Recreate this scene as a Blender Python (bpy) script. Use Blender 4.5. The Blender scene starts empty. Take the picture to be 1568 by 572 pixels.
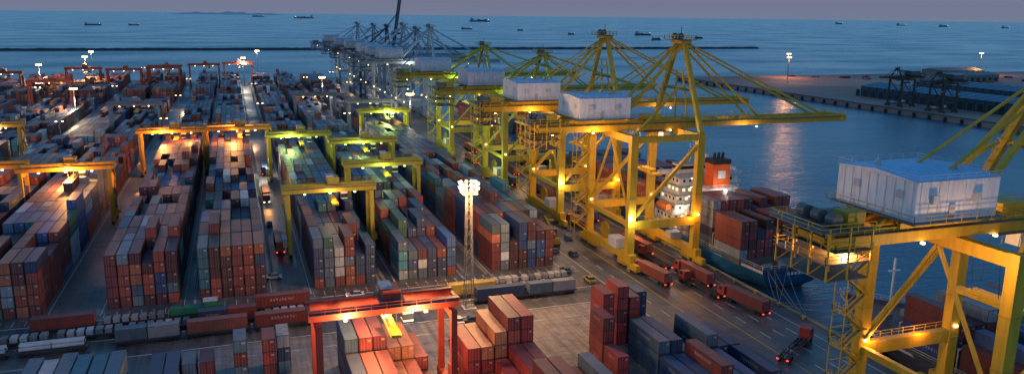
import bpy, math, random
from mathutils import Vector, Matrix
R=random.Random(7)
scene=bpy.context.scene
scene.view_settings.view_transform='Standard'
scene.view_settings.look='None'
scene.view_settings.exposure=0

# ------------------------------------------------------------------ materials
def newmat(name):
    m=bpy.data.materials.new(name); m.use_nodes=True
    nt=m.node_tree; nt.nodes.clear()
    out=nt.nodes.new('ShaderNodeOutputMaterial')
    b=nt.nodes.new('ShaderNodeBsdfPrincipled')
    nt.links.new(b.outputs[0],out.inputs[0])
    return m,nt,b
def math_(nt,op,a,b=None,c=None,clamp=False):
    n=nt.nodes.new('ShaderNodeMath'); n.operation=op; n.use_clamp=clamp
    for i,v in enumerate((a,b,c)):
        if v is None: continue
        if isinstance(v,(int,float)): n.inputs[i].default_value=v
        else: nt.links.new(v,n.inputs[i])
    return n.outputs[0]
def mix(nt,fac,a,b,mode='MIX'):
    n=nt.nodes.new('ShaderNodeMix'); n.data_type='RGBA'; n.blend_type=mode
    for s,v in ((n.inputs[0],fac),(n.inputs[6],a),(n.inputs[7],b)):
        if isinstance(v,(int,float)): s.default_value=v
        elif isinstance(v,tuple): s.default_value=v if len(v)==4 else (*v,1)
        else: nt.links.new(v,s)
    return n.outputs[2]
def noise(nt,scale,detail=4,rough=.55,vec=None):
    n=nt.nodes.new('ShaderNodeTexNoise'); n.inputs['Scale'].default_value=scale
    n.inputs['Detail'].default_value=detail; n.inputs['Roughness'].default_value=rough
    if vec is None:
        tc=nt.nodes.new('ShaderNodeTexCoord'); vec=tc.outputs['Object']
    nt.links.new(vec,n.inputs['Vector'])
    return n.outputs[0]
def scaled(nt,sc):
    tc=nt.nodes.new('ShaderNodeTexCoord');mp=nt.nodes.new('ShaderNodeMapping')
    mp.inputs['Scale'].default_value=sc;nt.links.new(tc.outputs['Object'],mp.inputs[0]);return mp.outputs[0]
def ramp(nt,fac,stops):
    n=nt.nodes.new('ShaderNodeValToRGB')
    e=n.color_ramp.elements
    while len(e)<len(stops): e.new(0.5)
    for i,(p,c) in enumerate(stops):
        e[i].position=p
        e[i].color=(c,c,c,1) if isinstance(c,(int,float)) else (*c,1)
    nt.links.new(fac,n.inputs[0])
    return n.outputs[0]
def bump(nt,b,h,strength,dist):
    n=nt.nodes.new('ShaderNodeBump'); n.inputs['Strength'].default_value=strength
    n.inputs['Distance'].default_value=dist
    nt.links.new(h,n.inputs['Height']); nt.links.new(n.outputs[0],b.inputs['Normal'])
def colattr(nt):
    n=nt.nodes.new('ShaderNodeAttribute'); n.attribute_name='Col'
    return n.outputs['Color'],n.outputs['Alpha']

def mk_paint():
    m,nt,b=newmat('painted_steel')
    c,a=colattr(nt)
    sv=scaled(nt,(1,1,.18))
    d=ramp(nt,noise(nt,1.1,5,.65,sv),[(.3,.70),(.7,1.04)])
    g=mix(nt,1.0,c,d,'MULTIPLY')
    rust=ramp(nt,noise(nt,2.2,6,.7,sv),[(.60,0.0),(.76,1.0)])
    g=mix(nt,math_(nt,'MULTIPLY',rust,.55),g,(.09,.035,.015))
    nt.links.new(g,b.inputs['Base Color']); b.inputs['Roughness'].default_value=.55
    return m
def mk_rough():
    m,nt,b=newmat('rough_surface')
    c,a=colattr(nt)
    d=ramp(nt,noise(nt,.25,6,.7),[(.3,.55),(.7,1.15)])
    g=mix(nt,1.0,c,d,'MULTIPLY')
    nt.links.new(g,b.inputs['Base Color']); b.inputs['Roughness'].default_value=.85
    return m
def mk_cont(kind):
    m,nt,b=newmat('container_'+kind)
    c,a=colattr(nt)
    uv=nt.nodes.new('ShaderNodeUVMap').outputs[0]
    sp=nt.nodes.new('ShaderNodeSeparateXYZ'); nt.links.new(uv,sp.inputs[0])
    u,v=sp.outputs[0],sp.outputs[1]
    mpo=scaled(nt,(1,1,.35) if kind!='top' else (1,1,1))
    d=ramp(nt,noise(nt,.55,5,.7,mpo),[(.28,.50),(.72,1.12)])
    col=mix(nt,1.0,c,d,'MULTIPLY')
    col=mix(nt,.08,col,(.16,.16,.17))
    ru=ramp(nt,noise(nt,1.3,6,.75,mpo),[(.58,0.0),(.72,1.0)])
    col=mix(nt,math_(nt,'MULTIPLY',ru,.5),col,(.09,.045,.03))
    eu=math_(nt,'ABSOLUTE',math_(nt,'SUBTRACT',u,.5)); ev=math_(nt,'ABSOLUTE',math_(nt,'SUBTRACT',v,.5))
    tu={'side':.488,'end':.455,'top':.488}[kind]; tv={'side':.455,'end':.455,'top':.455}[kind]
    fr=math_(nt,'MAXIMUM',math_(nt,'GREATER_THAN',eu,tu),math_(nt,'GREATER_THAN',ev,tv))
    if kind=='top':
        col=mix(nt,.15,col,(.20,.22,.24))
        col=mix(nt,math_(nt,'MULTIPLY',fr,.65),col,(.03,.025,.02))
        w=math_(nt,'SINE',math_(nt,'MULTIPLY',u,6.2832*34))
        h=math_(nt,'MULTIPLY',w,math_(nt,'SUBTRACT',1.0,fr))
        col=mix(nt,1.0,col,math_(nt,'MULTIPLY_ADD',w,.06,.94),'MULTIPLY')
        bump(nt,b,h,.5,.03)
    elif kind=='side':
        col=mix(nt,math_(nt,'MULTIPLY',fr,.45),col,(.03,.02,.02))
        lu=math_(nt,'LESS_THAN',math_(nt,'ABSOLUTE',math_(nt,'SUBTRACT',u,.5)),.22)
        lv=math_(nt,'LESS_THAN',math_(nt,'ABSOLUTE',math_(nt,'SUBTRACT',v,.6)),.12)
        ra=math_(nt,'GREATER_THAN',a,.72)
        st=math_(nt,'GREATER_THAN',math_(nt,'FRACT',math_(nt,'MULTIPLY',u,19.0)),.36)
        wob=math_(nt,'GREATER_THAN',noise(nt,2.4,2,.5),.44)
        lg=math_(nt,'MULTIPLY',math_(nt,'MULTIPLY',lu,lv),math_(nt,'MULTIPLY',ra,math_(nt,'MULTIPLY',st,wob)))
        lg=math_(nt,'MULTIPLY',lg,.4)
        col=mix(nt,lg,col,(.62,.62,.6))
        w=math_(nt,'SINE',math_(nt,'MULTIPLY',u,6.2832*40))
        h=math_(nt,'MULTIPLY',w,math_(nt,'SUBTRACT',1.0,fr))
        col=mix(nt,1.0,col,math_(nt,'MULTIPLY_ADD',w,.09,.91),'MULTIPLY')
        bump(nt,b,h,.8,.05)
    else:
        seam=math_(nt,'LESS_THAN',math_(nt,'ABSOLUTE',math_(nt,'SUBTRACT',u,.5)),.012)
        fu=math_(nt,'ABSOLUTE',math_(nt,'SUBTRACT',math_(nt,'ABSOLUTE',math_(nt,'SUBTRACT',u,.5)),.13))
        r1=math_(nt,'LESS_THAN',fu,.014)
        fu2=math_(nt,'ABSOLUTE',math_(nt,'SUBTRACT',math_(nt,'ABSOLUTE',math_(nt,'SUBTRACT',u,.5)),.32))
        r2=math_(nt,'LESS_THAN',fu2,.014)
        rods=math_(nt,'MAXIMUM',r1,r2)
        col=mix(nt,math_(nt,'MULTIPLY',fr,.7),col,(.02,.015,.015))
        col=mix(nt,math_(nt,'MULTIPLY',seam,.8),col,(.01,.01,.01))
        col=mix(nt,math_(nt,'MULTIPLY',rods,.35),col,(.35,.35,.35))
        lb=math_(nt,'MULTIPLY',math_(nt,'LESS_THAN',math_(nt,'ABSOLUTE',math_(nt,'SUBTRACT',u,.74)),.11),
                 math_(nt,'LESS_THAN',math_(nt,'ABSOLUTE',math_(nt,'SUBTRACT',v,.75)),.07))
        lb=math_(nt,'MULTIPLY',lb,math_(nt,'GREATER_THAN',a,.35))
        col=mix(nt,math_(nt,'MULTIPLY',lb,.5),col,(.6,.6,.6))
        bump(nt,b,math_(nt,'MAXIMUM',rods,fr),.6,.05)
    nt.links.new(col,b.inputs['Base Color'])
    b.inputs['Roughness'].default_value=.55
    return m
def mk_emit(name,col,s,sample=False):
    m=bpy.data.materials.new(name); m.use_nodes=True; nt=m.node_tree; nt.nodes.clear()
    o=nt.nodes.new('ShaderNodeOutputMaterial'); e=nt.nodes.new('ShaderNodeEmission')
    e.inputs[0].default_value=(*col,1); e.inputs[1].default_value=s
    nt.links.new(e.outputs[0],o.inputs[0])
    if not sample:
        try: m.cycles.emission_sampling='NONE'
        except Exception: pass
    return m
def mk_glass():
    m,nt,b=newmat('dark_glass'); b.inputs['Base Color'].default_value=(.02,.03,.04,1); b.inputs['Roughness'].default_value=.1
    return m
MATS=[mk_paint(),mk_cont('side'),mk_cont('end'),mk_cont('top'),
      mk_emit('lamp_warm',(1,.60,.25),14),mk_emit('lamp_white',(1,.90,.72),8),mk_glass(),mk_rough(),
      mk_emit('lamp_green',(.6,1,.35),6),mk_emit('lamp_red',(1,.05,.02),4),mk_emit('window_light',(1,.75,.4),2.2),mk_emit('lamp_amber',(1,.45,.13),14)]
PAINT,CS,CE,CT,EW,EWH,GL,RO,EG,ER,EWIN,EAM=range(12)

# ------------------------------------------------------------------ mesh builder
UVQ=[(0,0),(1,0),(1,1),(0,1)]
class MB:
    def __init__(s): s.v=[];s.f=[];s.c=[];s.m=[];s.uv=[]
    def poly(s,pts,col=(.5,.5,.5),mat=0,al=0.0,uv=None):
        b=len(s.v)
        s.v.extend([tuple(p) for p in pts]); n=len(pts)
        s.f.append(tuple(range(b,b+n))); s.c.append((col[0],col[1],col[2],al)); s.m.append(mat)
        s.uv.append(uv or (UVQ if n==4 else [(0,0)]*n))
    def boxr(s,x0,x1,y0,y1,z0,z1,col,mat=0,bottom=True,al=0.0,mats=None):
        if mats: a,b_,c_=mats
        else: a=b_=c_=mat
        s.poly([(x0,y0,z0),(x1,y0,z0),(x1,y0,z1),(x0,y0,z1)],col,b_,al)
        s.poly([(x1,y0,z0),(x1,y1,z0),(x1,y1,z1),(x1,y0,z1)],col,a,al)
        s.poly([(x1,y1,z0),(x0,y1,z0),(x0,y1,z1),(x1,y1,z1)],col,b_,al)
        s.poly([(x0,y1,z0),(x0,y0,z0),(x0,y0,z1),(x0,y1,z1)],col,a,al)
        s.poly([(x1,y0,z1),(x1,y1,z1),(x0,y1,z1),(x0,y0,z1)],col,c_,al)
        if bottom: s.poly([(x0,y1,z0),(x1,y1,z0),(x1,y0,z0),(x0,y0,z0)],col,a,al)
    def box(s,cx,cy,cz,sx,sy,sz,col,mat=0): s.boxr(cx-sx/2,cx+sx/2,cy-sy/2,cy+sy/2,cz-sz/2,cz+sz/2,col,mat)
    def beam(s,p,q,w,h,col,mat=0):
        p=Vector(p);q=Vector(q);d=(q-p)
        if d.length<1e-6:return
        d.normalize()
        up=Vector((0,0,1)) if abs(d.z)<.95 else Vector((0,1,0))
        a=d.cross(up).normalized(); b=a.cross(d)
        a=a*w/2;b=b*h/2
        P=[p-a-b,p+a-b,p+a+b,p-a+b];Q=[q-a-b,q+a-b,q+a+b,q-a+b]
        for i in range(4):
            j=(i+1)%4
            s.poly([P[i],P[j],Q[j],Q[i]],col,mat)
        s.poly(P[::-1],col,mat); s.poly(Q,col,mat)
    def cyl(s,p,q,r1,r2,n,col,mat=0,caps=True):
        p=Vector(p);q=Vector(q);d=(q-p).normalized()
        up=Vector((0,0,1)) if abs(d.z)<.95 else Vector((0,1,0))
        a=d.cross(up).normalized();b=d.cross(a)
        P=[p+(a*math.cos(t)+b*math.sin(t))*r1 for t in [2*math.pi*i/n for i in range(n)]]
        Q=[q+(a*math.cos(t)+b*math.sin(t))*r2 for t in [2*math.pi*i/n for i in range(n)]]
        for i in range(n):
            j=(i+1)%n; s.poly([P[i],P[j],Q[j],Q[i]],col,mat)
        if caps: s.poly(P[::-1],col,mat); s.poly(Q,col,mat)
    def ball(s,c,r,col,mat,n=8,k=5):
        c=Vector(c)
        def pt(i,j):
            th=math.pi*j/k; ph=2*math.pi*i/n
            return c+Vector((math.sin(th)*math.cos(ph),math.sin(th)*math.sin(ph),math.cos(th)))*r
        for j in range(k):
            for i in range(n):
                s.poly([pt(i,j+1),pt(i+1,j+1),pt(i+1,j),pt(i,j)],col,mat)
    def rail(s,pts,col,h=1.1,t=.09,step=2.5):
        for p,q in zip(pts[:-1],pts[1:]):
            p=Vector(p);q=Vector(q);L=(q-p).length
            up=Vector((0,0,h))
            s.beam(p+up,q+up,t,t,col); s.beam(p+up*.5,q+up*.5,t*.8,t*.8,col)
            n=max(1,int(L/step))
            for i in range(n+1):
                a=p+(q-p)*i/n; s.beam(a,a+up,t,t,col)
    def container(s,x,y,z,col,L=12.19,W=2.44,H=2.55,axis='y',bottom=False):
        al=R.random()
        if axis=='y': s.boxr(x-W/2,x+W/2,y-L/2,y+L/2,z,z+H,col,0,bottom,al,(CS,CE,CT))
        else:
            x0,x1,y0,y1,z0,z1=x-L/2,x+L/2,y-W/2,y+W/2,z,z+H
            s.poly([(x0,y0,z0),(x1,y0,z0),(x1,y0,z1),(x0,y0,z1)],col,CS,al)
            s.poly([(x1,y0,z0),(x1,y1,z0),(x1,y1,z1),(x1,y0,z1)],col,CE,al)
            s.poly([(x1,y1,z0),(x0,y1,z0),(x0,y1,z1),(x1,y1,z1)],col,CS,al)
            s.poly([(x0,y1,z0),(x0,y0,z0),(x0,y0,z1),(x0,y1,z1)],col,CE,al)
            s.poly([(x0,y0,z1),(x1,y0,z1),(x1,y1,z1),(x0,y1,z1)],col,CT,al)
    def mesh(s,name):
        me=bpy.data.meshes.new(name)
        me.from_pydata(s.v,[],s.f)
        used=sorted(set(s.m)); mp={k:i for i,k in enumerate(used)}
        for k in used: me.materials.append(MATS[k])
        me.polygons.foreach_set('material_index',[mp[k] for k in s.m])
        ca=me.color_attributes.new('Col','FLOAT_COLOR','CORNER')
        buf=[];ub=[]
        for f,c,uv in zip(s.f,s.c,s.uv):
            for i in range(len(f)):
                buf.extend(c); ub.extend(uv[i])
        ca.data.foreach_set('color',buf)
        ul=me.uv_layers.new(name='UVMap'); ul.data.foreach_set('uv',ub)
        me.update(); return me
    def obj(s,name,loc=(0,0,0),rz=0):
        return place(s.mesh(name),name,loc,rz)
def place(me,name,loc=(0,0,0),rz=0,sc=None):
    o=bpy.data.objects.new(name,me); o.location=loc; o.rotation_euler=(0,0,rz)
    if sc: o.scale=sc
    scene.collection.objects.link(o); return o
def lamp(name,loc,e,col=(1,.6,.28),r=.5,parent=None):
    ld=bpy.data.lights.new(name,'POINT'); ld.energy=e; ld.color=col; ld.shadow_soft_size=r
    o=bpy.data.objects.new(name,ld); o.location=loc; scene.collection.objects.link(o)
    if parent is not None:
        o.parent=parent; o.matrix_parent_inverse=Matrix.Translation(-parent.location)
    return o
WARM=(1,.53,.21); WHITE=(1,.88,.70); GREEN=(.66,1,.28); AMB=(1,.40,.09)

# ------------------------------------------------------------------ camera
f=1200.0;H=68.0;yaw=math.radians(19.5);pitch=math.atan(262/f);roll=0.012
fw=Vector((math.sin(yaw)*math.cos(pitch),math.cos(yaw)*math.cos(pitch),-math.sin(pitch)))
r0=Vector((math.cos(yaw),-math.sin(yaw),0));u0=r0.cross(fw)
r=r0*math.cos(roll)+u0*math.sin(roll);u=-r0*math.sin(roll)+u0*math.cos(roll)
cam=bpy.data.cameras.new('camera');co=bpy.data.objects.new('camera',cam);scene.collection.objects.link(co)
Mx=Matrix((r,u,-fw)).transposed().to_4x4();Mx.translation=Vector((0,0,H));co.matrix_world=Mx
cam.sensor_width=36;cam.lens=36*f/1568;cam.clip_start=1;cam.clip_end=200000
scene.camera=co

# ------------------------------------------------------------------ world
w=bpy.data.worlds.new('World');scene.world=w;w.use_nodes=True;nt=w.node_tree;nt.nodes.clear()
out=nt.nodes.new('ShaderNodeOutputWorld');bg=nt.nodes.new('ShaderNodeBackground');nt.links.new(bg.outputs[0],out.inputs[0])
sky=nt.nodes.new('ShaderNodeTexSky');sky.sky_type='NISHITA';sky.sun_disc=False
sky.sun_elevation=math.radians(1.0);sky.sun_rotation=math.radians(200)
tc=nt.nodes.new('ShaderNodeTexCoord');sp=nt.nodes.new('ShaderNodeSeparateXYZ');nt.links.new(tc.outputs['Generated'],sp.inputs[0])
g=ramp(nt,sp.outputs[2],[(0.0,(.165,.20,.30)),(.018,(.175,.18,.275)),(.05,(.16,.34,.54)),(.18,(.15,.44,.76)),(.42,(.08,.26,.52)),(1,(.042,.135,.34))])
sk=mix(nt,1.0,sky.outputs[0],(.003,.004,.006),'MULTIPLY')
tot=mix(nt,1.0,g,sk,'ADD')
nt.links.new(tot,bg.inputs[0]);bg.inputs[1].default_value=1.0
sun=bpy.data.lights.new('sun','SUN');sun.energy=.12;sun.angle=math.radians(12);sun.color=(1,.80,.78)
so=bpy.data.objects.new('sun',sun);scene.collection.objects.link(so)
so.rotation_euler=Vector((.35,.9,-.22)).to_track_quat('-Z','Y').to_euler()

# ------------------------------------------------------------------ sea + land
def sheet(name,x0,x1,y0,y1,z,mat):
    me=bpy.data.meshes.new(name);me.from_pydata([(x0,y0,z),(x1,y0,z),(x1,y1,z),(x0,y1,z)],[],[(0,1,2,3)])
    me.materials.append(mat);o=bpy.data.objects.new(name,me);scene.collection.objects.link(o);return o
m,nt,b=newmat('sea_water')
b.inputs['Base Color'].default_value=(.012,.095,.165,1);b.inputs['IOR'].default_value=1.33
tc=nt.nodes.new('ShaderNodeTexCoord')
mp=nt.nodes.new('ShaderNodeMapping');mp.inputs['Scale'].default_value=(.6,1.3,1);mp.inputs['Rotation'].default_value=(0,0,.4);nt.links.new(tc.outputs['Object'],mp.inputs[0])
n1=noise(nt,.10,6,.6,mp.outputs[0]);n2=noise(nt,.55,4,.6,mp.outputs[0])
n3=noise(nt,.006,4,.6,mp.outputs[0])
hh=math_(nt,'ADD',math_(nt,'MULTIPLY',n1,.9),math_(nt,'MULTIPLY',n2,.35))
hh=math_(nt,'MULTIPLY',hh,math_(nt,'MULTIPLY_ADD',n3,1.4,.15))
bump(nt,b,hh,.85,1.6)
rr=ramp(nt,n3,[(.35,.14),(.65,.32)]);nt.links.new(rr,b.inputs['Roughness'])
sheet('sea',-70000,70000,-20000,100000,-3.2,m)

def ground_mat(name,c1,c2,brick=.16,r1=.32,r2=.6):
    m,nt,b=newmat(name)
    n1=noise(nt,.02,6,.65);n2=noise(nt,.35,7,.7);n3=noise(nt,4,3,.6)
    c=ramp(nt,n1,[(.35,c1),(.65,c2)])
    c=mix(nt,1.0,c,ramp(nt,n2,[(.3,.55),(.7,1.25)]),'MULTIPLY')
    stv=noise(nt,1.1,5,.6,scaled(nt,(1,.03,1)))
    c=mix(nt,.6,c,mix(nt,1.0,c,ramp(nt,stv,[(.35,.5),(.6,1.3)]),'MULTIPLY'))
    tc=nt.nodes.new('ShaderNodeTexCoord')
    br=nt.nodes.new('ShaderNodeTexBrick');br.inputs['Scale'].default_value=brick;br.inputs['Mortar Size'].default_value=.012;br.offset=0
    br.inputs['Color1'].default_value=(1,1,1,1);br.inputs['Color2'].default_value=(.86,.86,.86,1);br.inputs['Mortar'].default_value=(.5,.5,.5,1)
    nt.links.new(tc.outputs['Object'],br.inputs[0])
    c=mix(nt,.8,c,br.outputs[0],'MULTIPLY')
    st2=ramp(nt,noise(nt,.12,7,.75),[(.54,0.0),(.62,1.0)])
    c=mix(nt,math_(nt,'MULTIPLY',st2,.45),c,(.03,.03,.032))
    nt.links.new(c,b.inputs['Base Color'])
    nt.links.new(ramp(nt,n1,[(.4,r1),(.6,r2)]),b.inputs['Roughness'])
    bump(nt,b,n3,.25,.05)
    return m
ASPH=ground_mat('asphalt_yard',(.062,.07,.078),(.13,.13,.13))
CONC=ground_mat('lamplit_apron_concrete',(.19,.17,.15),(.30,.265,.23),.12,.25,.5)  # concrete lightened and warmed: part of the lamp glow is in its colour
QX=123.0
def slab(name,x0,x1,y0,y1,ztop,zb,mat):
    me=bpy.data.meshes.new(name)
    v=[(x0,y0,ztop),(x1,y0,ztop),(x1,y1,ztop),(x0,y1,ztop),(x0,y0,zb),(x1,y0,zb),(x1,y1,zb),(x0,y1,zb)]
    me.from_pydata(v,[],[(0,1,2,3),(4,5,1,0),(5,6,2,1),(6,7,3,2),(7,4,0,3)])
    me.materials.append(mat);o=bpy.data.objects.new(name,me);scene.collection.objects.link(o);return o
slab('ground',-2500,QX,-400,872,0,-9,ASPH)
sheet('concrete_apron',-18,86.3,40,163.5,.004,CONC)
mk=MB();WH=(.62,.62,.58);YE=(.6,.42,.05)
BL=[(-178,6),(-158,6),(-129,6),(-109,6),(-80,6),(-60,6),(-31,6),(-11,6),(16,6),(37.5,6),(63,7)]
for x0,n in BL:
    for dx in (-1.2,n*2.6+.9):
        mk.boxr(x0+dx,x0+dx+.18,190,860,.004,.012,WH,RO,False)
for x0 in (-33.5,-12.5,6.0,13.5,33.5,55.3,60.5,83.5):
    mk.boxr(x0,x0+.9,192,860,.004,.010,(.22,.22,.21),RO,False)
for x in (88,92.5,97,103.5,107,110.5,114,117.5):
    y=60
    while y<860:
        if x in(88,97,103.5,117.5): mk.boxr(x,x+.22,y,y+10,.004,.012,YE if x in (97,103.5) else WH,RO,False); y+=10
        else: mk.boxr(x,x+.2,y,y+4,.004,.012,WH,RO,False); y+=9
for y in (164,187,174.5): mk.boxr(-200,86,y,y+.25,.004,.012,WH,RO,False)
for x in range(-12,82,9): mk.boxr(x,x+4,157,157.2,.008,.016,WH,RO,False)
for y in range(100,156,4): mk.boxr(86.5,87.2,y,y+2,.004,.012,YE,RO,False)
for i in range(0,60):
    x=-60+i*2.6
    if -60<x<86: mk.boxr(x,x+.15,188.2,191.5,.013,.016,WH,RO,False)
mk.obj('road_markings')
q=MB()
for x in (99.5,120): q.boxr(x-.12,x+.12,40,860,.004,.06,(.15,.13,.12),PAINT,False)
q.obj('crane_rails')
q=MB();q.boxr(QX-.9,QX+.15,-100,872,.0045,.22,(.3,.27,.15),RO)
y=0
while y<870:
    q.boxr(QX+.15,QX+.9,y,y+1.2,-3.4,-.2,(.02,.02,.02),RO); q.cyl((QX-1.6,y+4,0),(QX-1.6,y+4,.6),.3,.3,8,(.5,.4,.05));q.cyl((QX-1.6,y+4,.6),(QX-1.6,y+4,.8),.5,.5,8,(.5,.4,.05)); y+=9
q.obj('quay_wall_fenders')

# ------------------------------------------------------------------ containers
PAL=[((.20,.026,.021),6),((.36,.055,.03),5.5),((.46,.13,.05),2.2),((.022,.10,.29),5),((.014,.045,.15),3.8),((.24,.29,.34),3.2),((.60,.62,.62),2.1),((.02,.16,.10),.7),((.03,.22,.29),1.8),((.64,.20,.03),.6),((.09,.15,.22),2.8),((.10,.016,.016),3.5)]
PW=[p[1] for p in PAL]
def rc(bias=None):
    c=R.choices(PAL,PW)[0][0] if bias is None else R.choices(PAL,[a*b for a,b in zip(PW,bias)])[0][0]
    k=R.uniform(.6,1.2); return tuple(min(.8,a*k+R.uniform(-.003,.008)) for a in c)
REDB=[1.8,2.2,2,.25,.3,.3,.4,.4,.3,1.5,.4,2]
def block(x0,n,y0,y1,base=5,mn=2,seed=0,bias=None,gap=.06,twenty=.25,H=2.6,pitch=2.6,front=None):
    mb=MB();rr=random.Random(seed*97+int(x0))
    y=y0;bay=0
    ph=rr.uniform(0,6)
    while y+12.2<=y1:
        g=rr.random()<gap and bay>0
        bh=base+1.0*math.sin(bay*.55+ph)*.8
        cc=rc(bias)
        for i in range(n):
            h=int(round(bh+rr.uniform(-1.1,.9)))
            h=max(mn,min(base+(1 if rr.random()<.15 else 0),h))
            if bay==0: h=max(base-1,h) if front is None else front[i%len(front)]
            if g: h=rr.choice([0,0,1,2])
            x=x0+pitch*(i+.5)
            tw=rr.random()<twenty
            for k in range(h):
                if rr.random()<.5: cc=rc(bias)
                jx=rr.uniform(-.05,.05);jy=rr.uniform(-.14,.14)
                if tw:
                    mb.container(x+jx,y+3.03,k*H,cc,L=6.02); c2=rc(bias) if rr.random()<.6 else cc
                    mb.container(x+jx,y+9.2,k*H,c2,L=6.02)
                else: mb.container(x+jx,y+6.1+jy,k*H,cc)
        y+=12.75;bay+=1
    return mb
FR={-31:[5,5,5,4,5,5],-11:[5,5,5,5,5,5],16:[5,5,4,5,3,4],37.5:[4,3,3,3,3,4],63:[5,5,3,5,5,4,4]}
for x0,n in BL:
    y0=194 if x0>=-60 else (208 if x0==-80 else 300)
    y1=425
    if x0==63: y1=440
    if x0<-20: y1=400 if x0>-100 else 395
    bias={-60:None,-11:[1.8,1.8,1.5,.7,.7,.7,.5,.6,.6,1,.7,2.2],37.5:[.9,.9,.8,1.5,1.2,1.6,1.8,1,1.5,1,1.5,1],-31:[1.5,1.6,1.4,.9,.8,1.6,.6,.5,.6,1,1,1]}.get(x0)
    block(x0,n,y0,y1,5,3,seed=3,bias=bias,front=FR.get(x0),gap=.05).obj('container_stack')
    yb=y1+28
    block(x0,n,yb,630,3 if x0<-20 else 4,1,seed=5,gap=.12).obj('container_stack')
    block(x0,n,655,840,4,1,seed=8,bias=REDB if x0<-40 else None,gap=.12).obj('container_stack')
for x0 in (-207,-227,-256,-276,-305,-325):
    block(x0,6,470,840,3,1,seed=9,gap=.15,bias=REDB).obj('container_stack')
def cstack(items,name='container_stack'):
    mb=MB()
    for (x,y,n,cols,L) in items:
        for k in range(n):
            c=cols[k%len(cols)]; kk=R.uniform(.8,1.15)
            mb.container(x+R.uniform(-.05,.05),y,k*2.6,tuple(a*kk for a in c),L=L)
    return mb.obj(name)
BR=(.44,.065,.035);MR=(.24,.028,.022);RD=(.45,.035,.028);BLU=(.02,.09,.24);DB=(.02,.05,.14);GR=(.3,.33,.36);OR=(.58,.2,.08);SL=(.10,.18,.25);SW=(.5,.5,.5);TL=(.04,.18,.24)
it=[]
for i in range(6):
    for j in range(3):
        h=[4,4,4,3,3,2][i]-(1 if j==1 else 0); c=[DB,BR,BR,OR,BR,MR][i] if j else [SL,BR,MR,OR,OR,BR][i]
        it.append((17.2+2.6*i,141-12.6*j,max(1,h-(j==2)),[c,R.choice([MR,BR,DB])][::-1] if h%2==0 else [c],12.19))
cstack(it)
it=[]
for i in range(5):
    for j in range(3):
        h=[3,3,4,5,5][i]-[0,2,1][j]; c=R.choice([BR,RD,MR,BR,OR])
        it.append((39+2.6*i,136-12.6*j,max(1,h),[c,R.choice([RD,MR,BR]),c],12.19))
cstack(it)
it=[]
for i in range(5):
    it.append((52.5+2.6*i,117-i*.5,[2,2,3,2,1][i],[R.choice([MR,BR,SL]),MR],12.19))
cstack(it)
cstack([(66.6,133,4,[RD,BR,RD,MR],6.06),(69.4,139,5,[RD,RD,BR],6.06),(74.3,142,5,[RD,RD,MR],6.06),(77.1,142,4,[RD,MR,RD],6.06),(80,144.5,4,[DB,SL,DB],6.06),(66.6,126.3,2,[RD],6.06)])
it=[]
for i in range(7):
    for j in range(2):
        it.append((74.5+2.65*i,128-12.7*j,[3,3,2,1,3,2,2][i] if j==0 else [2,2,3,2,2,1,2][i],[R.choice([DB,SL,BLU,DB,BLU,MR]),R.choice([DB,BLU,SL])],12.19))
cstack(it)
it=[]
for i in range(6): it.append((-36+2.65*i,143+R.uniform(-1,2),3,[R.choice([SL,GR,TL,SL,SW]),SL],12.19))
for i in range(2): it.append((-16.5+2.65*i,146,2,[SL,DB],12.19))
cstack(it)
cstack([(-2,150,3,[SL,MR],6.06),(3.2,149,3,[MR,RD,MR],6.06),(5.9,150,3,[SL,DB,GR],6.06),(-8,148,2,[MR],6.06),(-11,148,2,[SL],6.06)])

# ------------------------------------------------------------------ flatbed wagons
def wagon(cols,L=13.2,kind=0):
    mb=MB();dk=(.05,.05,.055)
    mb.boxr(-L/2,L/2,-1.25,1.25,.95,1.25,dk)
    for s in (-1,1): mb.beam((-L/2+1,s*.9,.8),(L/2-1,s*.9,.8),.2,.5,dk)
    for x in (-L/2+1.2,-L/2+2.6,L/2-2.6,L/2-1.2):
        for s in (-1,1): mb.cyl((x,s*.8,.5),(x,s*1.1,.5),.5,.5,12,(.02,.02,.02),RO)
    if kind==0: mb.container(0,0,1.26,cols[0],axis='x')
    elif kind==1:
        mb.container(-3.1,0,1.26,cols[0],L=6.02,axis='x');mb.container(3.1,0,1.26,cols[1],L=6.02,axis='x')
    elif kind==2:
        for s in (-.8,0,.8): mb.cyl((-5.8,s,1.7),(5.8,s,1.7),.38,.38,10,(.5,.5,.52))
        for s in (-.4,.4): mb.cyl((-5.8,s,2.35),(5.8,s,2.35),.38,.38,10,(.55,.55,.55))
        for x in (-6,0,6):
            for s in (-1.2,1.2): mb.beam((x,s,1.2),(x,s,2.8),.12,.12,dk)
    else:
        for i in range(7):
            x=-5.4+i*1.8; mb.box(x,0,1.26+.45,1.3,2.1,.9+R.random()*.4,(R.uniform(.1,.5),)*3)
    return mb
rows=[(182.3,[(-38,0,MR),(-24,3,GR),(7.5,0,MR)],),(170.8,[(-52,2,GR),(-38,2,GR),(-6.5,0,(.3,.08,.05)),(7.2,0,MR),(-20.3,1,SL)],),(176.5,[(-60,2,GR),(-46,3,GR),(-32,3,GR),(-18.5,3,GR),(-4.5,1,DB),(9.5,3,SL),(52,0,(.5,.36,.05)),(66,3,GR)],),(171.8,[(58,0,DB),(71.5,1,SL)],),(181.8,[(60,3,GR),(73.6,3,GR)],)]
for y,lst in rows:
    for x,k,c in lst: wagon([c,R.choice([MR,SL,GR])],kind=k).obj('container_flatcar',(x,y,0))
mb=MB();G=(.03,.2,.1)
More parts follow.
